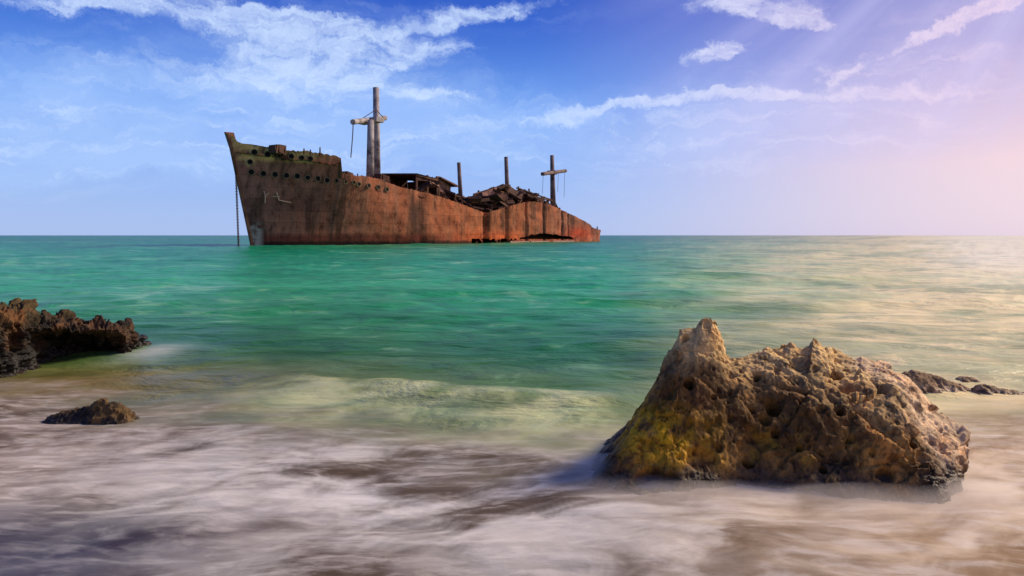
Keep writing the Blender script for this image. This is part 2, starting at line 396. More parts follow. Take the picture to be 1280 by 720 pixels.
def build_sea():
    # rings spaced evenly in angle below the horizon, columns dense in front
    az = np.concatenate([np.linspace(-52, 52, 1000), np.linspace(52, 308, 140)[1:-1]]); az = np.radians(az)
    dep = np.concatenate([np.linspace(math.radians(62), math.radians(.35), 470), np.radians(np.geomspace(.33, .012, 50))])
    R = H / np.tan(dep)
    A, RR = np.meshgrid(az, R); X = (np.sin(A) * RR).ravel(); Y = (np.cos(A) * RR).ravel()
    z, d = water_height(X, Y); r = np.hypot(X, Y)
    p = np.stack([X, Y, 0 * X], 1)
    # colour of the water column: deep teal, green, then cloudy over sand
    w = fbm(p * [.35, .8, 1] + 40, 4); w2 = fbm(p * [.9, 2.0, 1] + 60, 4)
    dd = d + 1.1 * w * ss(d, 1, 6) + .5 * w2
    keys = np.array([-3, -.6, .3, 1.1, 2.2, 4.2, 8, 16, 32, 80, 240, 6000.])
    cols = np.array([s2l(c) for c in [(150, 138, 128), (140, 130, 118), (132, 128, 92), (104, 124, 76), (78, 112, 54), (42, 104, 54), (40, 130, 74),
                                      (44, 156, 100), (16, 142, 92), (6, 130, 90), (6, 108, 84), (16, 92, 96)]])
    tint = np.stack([np.interp(dd, keys, cols[:, i]) for i in range(3)], 1)
    # sandbar by the left rocks
    bar = np.exp(-((X + 5.2) / 2.8) ** 2 - ((Y - 7.9) / 1.1) ** 2)
    tint = tint * (1 - .75 * bar[:, None]) + np.array(s2l((128, 98, 44))) * .75 * bar[:, None]
    # sunward side of the bay: foam streaks plus warm sky glow painted into the tint
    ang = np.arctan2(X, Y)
    foam_glow = ss(ang + .10 * w, .12, .58) * ss(d, -1, 1) * (.62 + .38 * ss(fbm(p * [.5, .9, 1] * (1 / (1 + .03 * r))[:, None] + 77, 5), -.35, .3))
    foam_glow = np.clip(foam_glow * 1.15, 0, 1) * (1 - .35 * ss(r, 30, 200) * (1 - ss(ang, .38, .6)))
    tint = tint * (1 - .90 * foam_glow[:, None]) + np.array(s2l((252, 228, 166))) * .90 * foam_glow[:, None]
    glint = (ss(ang + .06 * w, .50, .62) * ss(r, 12, 60) * .8)[:, None]; tint = tint * (1 - glint) + np.array(s2l((255, 246, 214))) * glint  # sun glint on the far water, painted into its tint
    foam = 1 - ss(dd + .5 * w2, -.8, 1.4)
    # breaking wave: yellowish green billows
    dw = d - 1.95 - .45 * pn(p * [1.1, 0, 1] + 4) - .15 * pn(p * [3.1, 0, 1] + 4)
    band = ss(X, -3.4, -2.0) * (1 - ss(X, .7, 1.3)) * (1 - ss(dw, -.25, .12)) * ss(dw, -2.1, -1.0)
    bil = band * (.12 + .88 * ss(fbm(p * [1.1, 1.5, 1] + 90, 5, .6) + .35 * pn(p * [.8, .5, 1] + 7), -.42, .38))
    tint = tint * (1 - .74 * bil[:, None]) + np.array(s2l((214, 214, 156))) * .74 * bil[:, None]
    foam = foam * (1 - band) + np.minimum(foam, .45) * band
    # swash: lilac grey left, sandy right, with swirls of foam drawn out by the backwash
    side = ss(X, .2, 2.6)[:, None]; sw = (1 - ss(dd + .5 * w2, -.9, 1.0))[:, None]
    wv = np.stack([fbm(p * [.8, .9, 1] + 120, 3), fbm(p * [.8, .9, 1] + 140, 3), 0 * X], 1)
    ca, sa = math.cos(.35), math.sin(.35); pr = np.stack([X * ca + Y * sa, -X * sa + Y * ca, 0 * X], 1) + wv * .55
    f1 = fbm(pr * [.55, 1.35, 1] + 150, 6, .52); f2 = fbm(pr * [2.2, 6.0, 1] + 160, 5, .55)
    sfo = ss(f1 + .42 * f2, -.42, .46)[:, None]
    lowc = np.array(s2l((82, 68, 54))) * (1 - side) + np.array(s2l((150, 122, 88))) * side
    hic = np.array(s2l((184, 178, 168))) * (1 - side) + np.array(s2l((226, 204, 172))) * side
    # brightest patch of foam in the middle
    core_c = np.array(s2l((218, 214, 206))); core = np.exp(-((X + .7) / 1.5) ** 2 - ((Y - 4.6) / .8) ** 2)[:, None]
    sfo = np.clip(sfo * (.85 + .45 * core), 0, 1)
    lf = ss(-X, 2.0, 4.5)[:, None] * .5; hic = hic * (1 - lf) + np.array(s2l((176, 152, 136))) * lf
    hic = hic * (1 - .8 * core) + core_c * .8 * core
    swc = lowc * (1 - sfo) + hic * sfo
    tint = tint * (1 - .92 * sw) + swc * .92 * sw
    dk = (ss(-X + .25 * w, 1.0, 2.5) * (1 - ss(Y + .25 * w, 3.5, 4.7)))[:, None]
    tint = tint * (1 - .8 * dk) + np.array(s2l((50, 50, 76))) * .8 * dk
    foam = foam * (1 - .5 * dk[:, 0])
    # a little wash off the end of the left rocks
    wash = .8 * np.exp(-((X + 5.2) / .40) ** 2 - ((Y - 9.9) / .6) ** 2)
    foam = np.maximum(foam, .8 * wash); tint = tint * (1 - .6 * wash[:, None]) + .6 * wash[:, None] * .72
    V = np.stack([X, Y, z], 1)
    me = grid_mesh('water', V, len(az), len(R), wrap=True)
    # cap under the camera
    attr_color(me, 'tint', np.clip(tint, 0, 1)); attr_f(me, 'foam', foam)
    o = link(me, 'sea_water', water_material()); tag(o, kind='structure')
    cap = MB(); n = 40; r0 = R[0] + .05
    cap.v = [(r0 * math.sin(2 * math.pi * i / n), r0 * math.cos(2 * math.pi * i / n), -.02) for i in range(n)]; cap.f = [list(range(n))[::-1]]
    b = cap.build('seabed', flat_mat('wet_sand', s2l((150, 132, 104)), .6)); tag(b, kind='structure')
build_sea()

# ------------------------------------------------------------------ rocks
ROCK = rock_material()
def resample(pts, n):
    pts = np.array(pts, float); s = np.concatenate([[0], np.cumsum(np.linalg.norm(np.diff(pts, axis=0), axis=1))])
    t = np.linspace(0, s[-1], n); return np.stack([np.interp(t, s, pts[:, i]) for i in range(3)], 1)
def build_rock(name, rows, nu, nv, disp, color_fn, label, cat="rock", group=None):
    R = np.stack([resample(r, nu) for r in rows])            # k,nu,3
    k = len(rows); tt = np.linspace(0, k - 1, nv); out = np.zeros((nv, nu, 3))
    for j, t in enumerate(tt):                               # rows joined by a spline
        i = min(int(t), k - 2); f = t - i
        p0 = R[max(i - 1, 0)]; p1 = R[i]; p2 = R[i + 1]; p3 = R[min(i + 2, k - 1)]
        cr = .5 * (2 * p1 + (p2 - p0) * f + (2 * p0 - 5 * p1 + 4 * p2 - p3) * f * f + (3 * p1 - p0 - 3 * p2 + p3) * f ** 3)
        out[j] = .25 * cr + .75 * (p1 * (1 - f) + p2 * f)
    du = np.gradient(out, axis=1); dv = np.gradient(out, axis=0); N = np.cross(du, dv); N /= np.linalg.norm(N, axis=2)[..., None] + 1e-9
    for _ in range(6): N = (N + np.roll(N, 1, 0) + np.roll(N, -1, 0) + np.roll(N, 1, 1) + np.roll(N, -1, 1)); N /= np.linalg.norm(N, axis=2)[..., None] + 1e-9
    if N[nv // 2, nu // 2, 1] > 0: N = -N                    # outwards: towards the viewer on the front
    V = out.reshape(-1, 3); Nf = N.reshape(-1, 3)
    h, extra = disp(V)
    V = V + Nf * h[:, None]
    tint, wet = color_fn(V, h, extra)
    org = np.array([V[:, 0].mean(), V[:, 1].mean(), 0.0])
    me = grid_mesh(name, V - org, nu, nv)
    attr_color(me, 'tint', np.clip(tint, 0, 1)); attr_f(me, 'wet', wet)
    o = link(me, name, ROCK); o.location = org
    tag(o, label, cat, group)
    return o

def base_pt(px, py, z=-.12, push=0.):
    Y = F * H / (py - HY) + push
    return np.array([(px - 640) / F * Y, Y, z])

# big pitted boulder
RY = 5.35
ridge = [(722, 612, 4.7), (738, 594, 4.78), (754, 574, 4.9), (770, 557, 5.0), (786, 535, 5.1), (797, 513, 5.15), (806, 490, 5.2), (817, 470, 5.2), (830, 450, 5.2), (842, 424, 5.2), (848, 409, 5.2), (860, 408, 5.2),
         (868, 409, 5.2), (873, 402, 5.2), (880, 396, 5.2), (894, 397, 5.2), (902, 409, 5.2), (908, 428, 5.25), (915, 441, 5.3), (930, 442, 5.3), (945, 440, 5.35),
         (958, 432, 5.35), (975, 428, 5.4), (990, 425, 5.4), (1003, 433, 5.4), (1010, 427, 5.4), (1018, 419, 5.4), (1024, 425, 5.4), (1031, 433, 5.4), (1042, 437, 5.45),
         (1055, 441, 5.5), (1068, 445, 5.5), (1080, 444, 5.5), (1100, 452, 5.5), (1120, 459, 5.5), (1137, 467, 5.5), (1150, 484, 5.4), (1164, 505, 5.3),
         (1176, 518, 5.2), (1190, 528, 5.1), (1203, 541, 5.0), (1213, 556, 4.9), (1212, 580, 4.8), (1206, 604, 4.7), (1204, 640, 4.6)]
row_ridge = [P(a, b, c) for a, b, c in ridge]
row_back = [p + np.array([.25 * (p[0] - 1.9) / 1.4, 1.15, -p[2] * .0]) * 1.0 for p in row_ridge]
row_back = [np.array([p[0], p[1], -.25]) for p in row_back]
row_mid0 = [np.array([p[0], p[1] + .45, p[2] * .55 - .05]) for p in row_ridge]
# line where the sunlit top turns over into the shaded face
row_sh = [P(*q) for q in [(728, 612, 4.6), (758, 584, 4.68), (800, 540, 4.80), (822, 510, 4.86), (845, 478, 4.92), (868, 462, 4.96), (890, 462, 4.98), (915, 478, 4.96), (945, 490, 4.95),
                          (970, 486, 4.93), (1000, 500, 4.84), (1030, 514, 4.76), (1060, 504, 4.80), (1090, 490, 4.84), (1112, 496, 4.80), (1132, 520, 4.68), (1150, 552, 4.56),
                          (1168, 584, 4.46), (1182, 610, 4.40), (1196, 640, 4.42)]]
row_fr = [base_pt(*q) for q in [(722, 622), (758, 626), (800, 634), (860, 626), (920, 620), (980, 622), (1040, 630), (1100, 634), (1150, 634), (1186, 634), (1204, 640)]]
row_bel = [p * np.array([1, 1, 0]) + np.array([0, .12, -.45]) for p in row_fr]
def disp_big(V):
    z = V[:, 2]
    w = fbm(V * 1.6 + 3, 3)
    wv = np.stack([fbm(V * 2.5 + 1, 4), fbm(V * 2.5 + 30, 4), fbm(V * 2.5 + 60, 4)], 1)
    hi = 1 - .55 * ss(z, .78, .98)
    a, e1 = facets((V + .05 * wv) * [2.6, 2.6, 3.0], 31); b, e2 = facets((V + .04 * wv) * [6.5, 6.5, 7.5], 32); c_, e3 = facets((V + .02 * wv) * 15, 33)
    h = hi * (.070 * a + .030 * b + .013 * c_) - .016 * np.clip(1 - e1 / .10, 0, 1) - .007 * np.clip(1 - e2 / .12, 0, 1)
    # beds that run down to the right
    ca, sa = math.cos(.72), math.sin(.72)
    st = np.stack([V[:, 0] * ca - z * sa, V[:, 1], V[:, 0] * sa + z * ca], 1)
    h = h + .026 * (ridged(st * [1.3, 1.5, 5.5] + .5 * w[:, None], 4, .5) - .9) * ss(V[:, 0], 1.2, 2.0) + .010 * (ridged(V * 6 + 7, 4, .6) - .9)
    h = h + .009 * fbm(V * 16 + 11, 5, .65) + .005 * (ridged(V * 26 + 5, 3) - 1.0)
    h = .72 * h * (1 - .35 * (1 - ss(V[:, 0], 1.3, 2.0))) - .016 - .035 * np.exp(-((V[:, 0] - 1.73) / .09) ** 2) * ss(z, .6, .75)
    # solution pits of several sizes
    pit = 0
    for sc, dp, th, sd in ((2.7, .08, .84, 1), (5.2, .05, .80, 2), (11, .026, .55, 3), (24, .012, .45, 4)):
        d, c = worley(V * sc + 2.2 * sd + .35 * fbm(V * sc * 1.3, 3)[:, None], sd)
        r = .20 + .20 * c; m = (c > th) * np.clip(1 - (d / r) ** 4, 0, 1)
        pit = pit + dp * m
    u, v = 640 + F * V[:, 0] / V[:, 1], HY - F * (z - H) / V[:, 1]
    jv = V + .012 * np.stack([fbm(V * 22, 2), fbm(V * 22 + 9, 2), fbm(V * 22 + 19, 2)], 1)
    for cx, cy, rr, sx in ((862, 478, .042, 1), (812, 596, .075, 1.5), (838, 600, .05, 1.3), (970, 540, .03, 1), (1112, 478, .03, 1.6), (900, 560, .028, 1), (1064, 548, .024, 1), (1140, 556, .03, .8), (894, 470, .024, 1), (891, 428, .034, 1), (858, 420, .026, 1), (966, 508, .065, .8), (956, 524, .045, 1), (991, 477, .026, .5), (1046, 465, .042, 1.4),
                           (1104, 484, .046, 1.3), (1050, 513, .040, 1.1), (1108, 592, .050, 1.2), (893, 498, .020, 1), (940, 514, .022, 1), (946, 470, .030, 1), (936, 578, .030, 1.3), (1092, 565, .022, 1),
                           (816, 510, .035, .7), (1000, 560, .022, 1), (1180, 540, .045, .8), (1030, 585, .026, 1), (872, 560, .024, 1)):
        k = int(np.argmin((u - cx) ** 2 + (v - cy) ** 2 + 1e6 * (V[:, 1] > 5.6))); dd = (jv - V[k]) / [sx, 1, 1]
        pit = pit + 2.7 * rr * np.clip(1 - (np.linalg.norm(dd, axis=1) / (rr * 1.1)) ** 3, 0, 1)
    h = h - pit
    return h * ss(z, -.3, .15) + .0, pit
def col_big(V, h, pit):
    X, Y, z = V.T; n = fbm(V * 2.2 + 5, 4); n2 = fbm(V * 7 + 1, 4)
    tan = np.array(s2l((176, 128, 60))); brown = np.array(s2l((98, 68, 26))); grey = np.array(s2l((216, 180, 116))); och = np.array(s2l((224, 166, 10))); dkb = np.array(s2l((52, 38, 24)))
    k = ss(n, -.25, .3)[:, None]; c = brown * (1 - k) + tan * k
    up = ss(z + .18 * n + .16 * (X - 1.9), .45, .80)[:, None] * .9; c = c * (1 - up) + grey * up  # grey-tan top, made paler to paint in the sunlit band
    lit_end = (ss(X + .25 * n, 2.68, 2.86) * ss(z, .05, .2) * .75)[:, None]; c = c * (1 - lit_end) + np.array(s2l((222, 192, 152))) * lit_end  # sunlit facet at the right end, painted as paler stone
    # ochre algae at the lower left
    yl = np.exp(-((X - .98) / .36) ** 2 - ((z - .30) / .17) ** 2) * ss(n2 + .3, -.2, .45)
    yl = np.maximum(yl, .45 * np.exp(-((X - 1.5) / .7) ** 2 - ((z - .25) / .13) ** 2) * ss(n2, -.1, .4))
    c = c * (1 - yl[:, None]) + och * yl[:, None]
    wetl = (1 - ss(z + .10 * n + .04 * n2, .04, .20)) * (1 - .35 * yl)
    c = c * (1 - .78 * wetl[:, None]) + dkb * .78 * wetl[:, None]
    # dark crusts of barnacle and lichen in patches
    d, cc = worley(V * 9 + 4, 9); b = ((cc > .62) * np.clip(1.4 - d / .33, 0, 1) * ss(n2, -.15, .25))[:, None] * .75
    c = c * (1 - b) + dkb * b
    return c, wetl
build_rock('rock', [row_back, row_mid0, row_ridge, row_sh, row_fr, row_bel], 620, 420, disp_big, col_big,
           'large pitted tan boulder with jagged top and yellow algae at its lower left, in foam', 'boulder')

# dark porous outcrop at the left edge
lr = [(-120, 372, 8.6), (-60, 378, 8.7), (-20, 382, 8.8), (2, 382, 8.9), (10, 375, 9), (30, 372, 9), (42, 380, 9.1), (50, 396, 9.1), (64, 397, 9.2), (74, 393, 9.2), (86, 391, 9.3), (99, 397, 9.4),
      (109, 402, 9.5), (121, 402, 9.6), (135, 403, 9.6), (147, 401, 9.7), (160, 404, 9.8), (174, 402, 9.9), (183, 412, 9.9), (182, 426, 9.9), (178, 440, 9.9), (174, 452, 9.9)]
sq = lambda q_: (q_[0] if q_[0] < 30 else 30 + (q_[0] - 30) * .86,) + tuple(q_[1:])
l_ridge = [P(*sq(q)) for q in lr]
l_back = [np.array([p[0] - .1, p[1] + 1.0, -.3]) for p in l_ridge]
l_mid = [np.array([p[0], p[1] + .4, p[2] * .6]) for p in l_ridge]
l_brow = [P(*sq(q)) for q in [(-120, 400, 7.6), (-50, 404, 7.8), (0, 404, 8.1), (20, 404, 8.3), (45, 412, 8.6), (80, 408, 8.9), (110, 412, 9.15), (140, 412, 9.35), (165, 413, 9.5), (178, 420, 9.7), (178, 436, 9.75), (174, 448, 9.8)]]
l_low = [P(*sq(q)) for q in [(-120, 446, 7.6), (-50, 444, 7.8), (0, 436, 8.15), (25, 430, 8.5), (50, 420, 9.1), (85, 418, 9.6), (115, 419, 9.85), (140, 421, 10.0), (165, 422, 10.0), (176, 428, 9.9), (176, 442, 9.9), (172, 452, 9.9)]]
l_base = [base_pt(*sq(q)) for q in [(-120, 486), (-50, 480), (0, 472), (30, 464), (60, 450), (90, 444), (115, 441), (140, 439), (160, 438), (172, 441), (174, 442)]]
l_bel = [p + np.array([0, .2, -.3]) for p in l_base]
def disp_left(V):
    w = fbm(V * 1.3 + 8, 3)
    wv = np.stack([fbm(V * 2 + 1, 4), fbm(V * 2 + 30, 4), fbm(V * 2 + 60, 4)], 1)
    a, e1 = facets((V + .12 * wv) * 2.4, 41); b, e2 = facets((V + .06 * wv) * 5.5, 42); c_, e3 = facets((V + .03 * wv) * 13, 43)
    h = .07 * (ridged(V * 1.9 + w[:, None] * .6, 6, .6) - 1.1) + .05 * fbm(V * 6 + 2, 5, .6) + .11 * a + .06 * b + .03 * c_ - .03 * np.clip(1 - e2 / .15, 0, 1)
    pit = 0
    for sc, dp, th, sd in ((2.6, .13, .45, 11), (5.5, .07, .4, 12), (11, .035, .4, 13)):
        d, c = worley(V * sc + sd, sd); pit = pit + dp * (c > th) * np.clip(1 - (d / (.34 + .2 * c)) ** 2, 0, 1)
    return (h - pit) * ss(V[:, 2], -.3, .1), pit
def col_left(V, h, pit):
    X, Y, z = V.T; n = fbm(V * 2 + 15, 4)
    dk = np.array(s2l((22, 17, 12))); br = np.array(s2l((72, 50, 28))); ol = np.array(s2l((96, 78, 36))); orr = np.array(s2l((104, 68, 30)))
    k = ss(n, -.1, .4)[:, None]; c = dk * (1 - k) + br * k
    up = ss(z, .45, .85)[:, None] * .6; c = c * (1 - up) + ol * up
    o = (np.exp(-((X + 6.1) / .35) ** 2) * ss(z, .25, .5) * ss(fbm(V * 5, 3), -.1, .3))[:, None] * .7
    c = c * (1 - o) + orr * o
    wetl = 1 - ss(z + .1 * n, .05, .3); c = c * (1 - .6 * wetl[:, None]) + np.array(s2l((24, 18, 14))) * .6 * wetl[:, None]
    return c, wetl
build_rock('rock', [l_back, l_mid, l_ridge, l_brow, l_low, l_base, l_bel], 420, 300, disp_left, col_left,
           'dark brown porous rock outcrop reaching into the green water from the left edge', 'rock')

# small hump awash near the left
def hump(sil, depth, tail, label, nm='rock', dark=True, amp=.03, nu=160, nv=90, group=None):
    rd = [P(*q) for q in sil]
    bk = [np.array([p[0], p[1] + depth, -.15]) for p in rd]
    fr = [np.array([p[0], p[1] - depth * .9, -.06]) for p in rd]
    md = [np.array([p[0], p[1] - depth * .35, p[2] * .75]) for p in rd]
    bl = [np.array([p[0], p[1] - depth, -.2]) for p in rd]
    def dsp(V):
        h = amp * (ridged(V * 5, 5, .6) - 1.1) + amp * .6 * fbm(V * 12, 4)
        d, c = worley(V * 9, 3); pit = amp * 1.2 * (c > .5) * np.clip(1 - (d / .4) ** 2, 0, 1)
        return (h - pit), pit
    def col(V, h, pit):
        n = fbm(V * 5 + 3, 4); k = ss(n, -.2, .3)[:, None]
        a, b_ = (s2l((30, 22, 14)), s2l((100, 76, 38))) if dark else (s2l((126, 98, 66)), s2l((186, 154, 112)))
        c = np.array(a) * (1 - k) + np.array(b_) * k
        return c, 1 - ss(V[:, 2], .0, .08)
    return build_rock(nm, [bk, rd, md, fr, bl], nu, nv, dsp, col, label, 'rock', group)
hump([(62, 524, 6.3), (76, 517, 6.3), (92, 513, 6.3), (104, 509, 6.3), (116, 508, 6.3), (124, 502, 6.3), (134, 500, 6.3), (142, 503, 6.3), (149, 505, 6.3), (158, 512, 6.3), (166, 518, 6.3), (172, 528, 6.3)], .20, 0,
     'small dark rock awash in the foam in front of the outcrop, yellowish on top', amp=.028)
for sil, lab in (([(1112, 476, 7.6), (1126, 468, 7.6), (1140, 464, 7.6), (1152, 466, 7.6), (1166, 470, 7.6), (1180, 475, 7.6), (1200, 480, 7.55), (1210, 490, 7.5)],
                  'low brown reef rock just behind the right end of the big boulder'),
                 ([(1190, 486, 7.9), (1198, 473, 7.9), (1206, 471, 7.9), (1216, 474, 7.9), (1226, 478, 7.9), (1234, 488, 7.9)],
                  'smallest low rock, in the middle of the reef line behind the boulder'),
                 ([(1212, 492, 7.4), (1222, 482, 7.4), (1240, 483, 7.4), (1256, 488, 7.3), (1275, 491, 7.3), (1300, 494, 7.2), (1330, 498, 7.1), (1345, 515, 7.1)],
                  'long low reef rock running out of the right edge of the picture')):
    hump(sil, .34, 0, lab, nm='reef_rock', dark=False, amp=.025, nu=140, nv=60, group='low reef rocks in a line behind the boulder')

# ------------------------------------------------------------------ the shipwreck
OX = np.array([(316 - 640) / F * 111, 111.0]); SX = np.array([(738 - 640) / F * 206, 206.0])
AX = (SX - OX); LEN = np.linalg.norm(AX); AX = AX / LEN; NX = np.array([-AX[1], AX[0]])     # NX points away from the viewer
ship = tag(link(None, 'shipwreck'), 'huge rusty brown stranded cargo ship with broken sagging stern, lying in the green sea', 'shipwreck')
ship.location = (OX[0], OX[1], 0); ship.rotation_euler = (0, 0, math.atan2(AX[1], AX[0]))
def to_px(x, y, z):
    W = OX[:, None] + AX[:, None] * np.atleast_1d(x) + NX[:, None] * np.atleast_1d(y)
    return 640 + F * W[0] / W[1], HY - F * (np.atleast_1d(z) - H) / W[1], W[1]
def S(px, py, y=0.):
    """ship point seen at a photo pixel, on the plane at lateral offset y"""
    xs = np.linspace(-30, LEN + 30, 2000); q = to_px(xs, y, 0)
    x = float(np.interp(px, q[0], xs)); Yd = float(np.interp(x, xs, q[2]))
    return Vector((x, y, H + (HY - py) / F * Yd))
RAKE = 4.3
def half_beam(q, t):
    fwd = .15 + .22 * (1 - np.clip(t, 0, 1)); g = np.sin(np.pi / 2 * np.clip(q / fwd, 0, 1)) ** .85
    aft = np.clip((1 - q) / .16, 0, 1) ; g2 = np.sqrt(np.clip(1 - (1 - aft) ** 2, 0, 1)) 
    return 8.6 * g * (.06 + .94 * g2) + .12
top_px = np.array([(284, 166), (287, 167), (291, 170), (294, 176), (300, 179), (312, 180), (330, 183), (350, 184), (352, 182), (354, 187), (380, 189), (400, 191), (410, 193), (424, 196), (425.5, 196), (426.5, 216), (440, 219), (462, 221),
                   (480, 226), (500, 234), (525, 239), (540, 243), (560, 249), (580, 256), (600, 264), (606, 265.5), (612, 265), (625, 261), (640, 256.5), (655, 253), (668, 252), (682, 254),
                   (700, 261), (715, 268), (730, 276), (738, 281), (741, 285), (760, 290)], float)
NQ, NT_ = 720, 90
q = np.linspace(0, 1, NQ)
xd = -RAKE + (LEN + RAKE) * q
bd = half_beam(q, np.ones(NQ)); ppx, _, Yd = to_px(xd, -bd, 0)
ztop = H + (HY - np.interp(ppx, top_px[:, 0], top_px[:, 1])) / F * Yd
ztop += (.18 + .22 * (xd < 22)) * fbm(np.stack([xd * 1.9, 0 * xd + 3.3, 0 * xd + .4], 1), 4, .7) * ss(xd, -2, 3)
ztop = np.maximum(ztop, 1.2)
ZB = -1.5
def hull_side(sgn):
    t = np.linspace(0, 1, NT_)[:, None]; Z = ZB + (ztop[None, :] - ZB) * t
    tw = np.clip(Z / 18.0, -.1, 1)
    stem = RAKE * (1 - np.clip(Z / ztop[0], -.1, 1)) * np.ones_like(Z)
    Xx = xd[None, :] + stem * (1 - q[None, :]) ** 12
    Xx = Xx - 3.2 * (1 - np.clip(Z / 3.0, 0, 1)) * ss(q, .93, 1)[None, :]          # counter of the stern
    Qn = np.broadcast_to(q[None, :], Z.shape)
    B = half_beam(Qn, np.clip(Z / ztop[None, :], 0, 1))
    p = np.stack([Xx.ravel(), np.zeros(Z.size), Z.ravel()], 1)
    # plates dished between frames, buckled amidships
    fr = np.abs(np.sin(Xx * np.pi / 6.3)) ** .5; fine = np.abs(np.sin(Xx * np.pi / .9)) ** .5
    B = B - .22 * (1 - fr) * ss(Xx, 50, 90) + (.30 * fbm(p * [.12, 1, .2] + 5, 3) + .07 * fbm(p * [.6, 1, .6], 3)).reshape(Z.shape) * ss(q, .04, .2)[None, :]
    for cx, wd, dp in ((605, 1.0, 1.0), (631, .7, .7), (655, .5, .5), (677, .5, .4), (700, .5, .4), (708, .4, .3), (524, 1.2, .45)):   # folds where she is breaking
        xc = S(cx, 0, -8).x; B = B - dp * np.exp(-((Xx - xc - .25 * fbm(p * [0, 0, .5], 2).reshape(Z.shape)) / wd) ** 2)
    B = np.maximum(B, .05)
    V = np.stack([Xx.ravel(), sgn * B.ravel(), Z.ravel()], 1)
    return V
ports = [(318, 190, .42), (335, 192.5, .42), (350, 194, .42), (364, 195.8, .4), (377, 197, .4), (388, 198.3, .4),
         (313, 202, .36), (314, 214.5, .42), (329.5, 216.6, .42), (344, 218.2, .42), (357.5, 219.4, .42), (371, 220.7, .42), (384, 222.2, .4), (396.5, 223.4, .42), (408.5, 224.8, .42), (420, 226, .3), (431, 227.2, .3), (442, 228.6, .3),
         (448, 230, .36), (460, 232, .36), (472, 234, .36), (483, 236.5, .36)]
def hull_colour(V):
    X, Yv, Z = V.T; u, v, _ = to_px(X, Yv, Z)
    p = V
    n = fbm(p * [.12, .12, .18] + 3, 5); nv_ = fbm(p * [.5, .3, .09] + 9, 5, .6); n2 = fbm(p * [.6, .6, .6] + 30, 4)
    c = lambda r, g, b_: np.array(s2l((r, g, b_)))
    t = ss(u, 300, 620)[:, None]
    base = c(142, 100, 84) * (1 - t) + c(160, 98, 64) * t
    aft = ss(u, 640, 740)[:, None]; base = base * (1 - aft) + c(146, 98, 76) * aft
    k = ss(nv_, -.1, .35)[:, None] * (.35 + .65 * t); base = base * (1 - .5 * k) + c(168, 86, 48) * .5 * k
    k = ss(-nv_, .08, .4)[:, None]; base = base * (1 - .6 * k) + c(58, 36, 28) * .6 * k
    # old green grey paint left on the forecastle
    g = ((1 - ss(u, 350, 430)) * ss(-v, -206, -196) * ss(n2 + .1, -.25, .25))[:, None] * .75
    base = base * (1 - g) + c(250, 196, 124) * g
    for px_, py_, r_ in ports[:7]:
        g = (np.exp(-((u - px_) ** 2 + (v - py_) ** 2) / 22.) * ss(n2, -.45, .0))[:, None] * .9; base = base * (1 - g) + c(255, 226, 150) * g
    # blackish stain below the break and the dark bottom
    st = (np.exp(-((u - 520) / 7) ** 2) * ss(v, 240, 262))[:, None] * .85; base = base * (1 - st) + c(40, 26, 22) * st
    st = (np.exp(-((u - 378) / 60) ** 2 - ((v - 262) / 26) ** 2))[:, None] * .35; base = base * (1 - st) + c(56, 40, 34) * st
    # bright fresh rust near the waterline aft, dark red belt forward
    o = (ss(u, 560, 610) * (1 - ss(u, 640, 660)) * (1 - ss(Z, .8, 3.6)))[:, None] * .8; base = base * (1 - o) + c(206, 98, 46) * o
    o = (ss(u, 460, 560) * (1 - ss(Z, 1.0, 2.6)) * ss(n2, -.3, .2))[:, None] * .4; base = base * (1 - o) + c(190, 84, 40) * o
    o = (np.exp(-((u - 724) / 14) ** 2 - ((v - 291) / 7) ** 2))[:, None] * .9; base = base * (1 - o) + c(206, 76, 40) * o
    o = ((1 - ss(u, 520, 600)) * (1 - ss(Z, 1.3, 2.3)))[:, None] * .75; base = base * (1 - o) + c(88, 32, 24) * o
    o = ((1 - ss(Z + .25 * n2, .35, .85)) * (1 - ss(u, 640, 660)))[:, None] * .85; base = base * (1 - o) + c(20, 14, 14) * o
    o = ((1 - ss(u, 322, 332)) * (1 - ss(Z, 2.6, 4.2)) * ss(n2, -.2, .05))[:, None] * .8; base = base * (1 - o) + c(196, 184, 170) * o
    return base
HULL = rust_material()
NN = fbm(np.random.RandomState(3).rand(10, 3), 1)
def hull_holes(V):
    u, v, _ = to_px(V[:, 0], V[:, 1], V[:, 2]); n = fbm(V * [.8, .8, .8] + 2, 4)
    arch = np.interp(u, [640, 650, 665, 680, 700, 715, 730], [303, 298, 293.5, 292, 294, 297, 303])
    gone = (u > 646) & (u < 722) & (v + 1.6 * n > arch) & (v < 298.6)
    gone |= (u > 590) & (u < 646) & (V[:, 2] < .9) & (n > .02) & (V[:, 2] > -.3)
    return gone
for sgn in (-1, 1):
    V = hull_side(sgn); gone = hull_holes(V) if sgn < 0 else np.zeros(len(V), bool)
    me = grid_mesh('hull_plating', V, NQ, NT_, faces_keep=lambda f: ~gone[f].any(1))
    attr_color(me, 'tint', hull_colour(V))
    o = link(me, 'hull_side', HULL, ship)
DARK = rust_material('dark_rust', False, (s2l((48, 34, 30)), s2l((104, 72, 56))))
BROWN = rust_material('brown_rust', False, (s2l((86, 56, 42)), s2l((150, 104, 78))))
GREYR = rust_material('weathered_mast', False, (s2l((128, 122, 124)), s2l((182, 172, 166))))
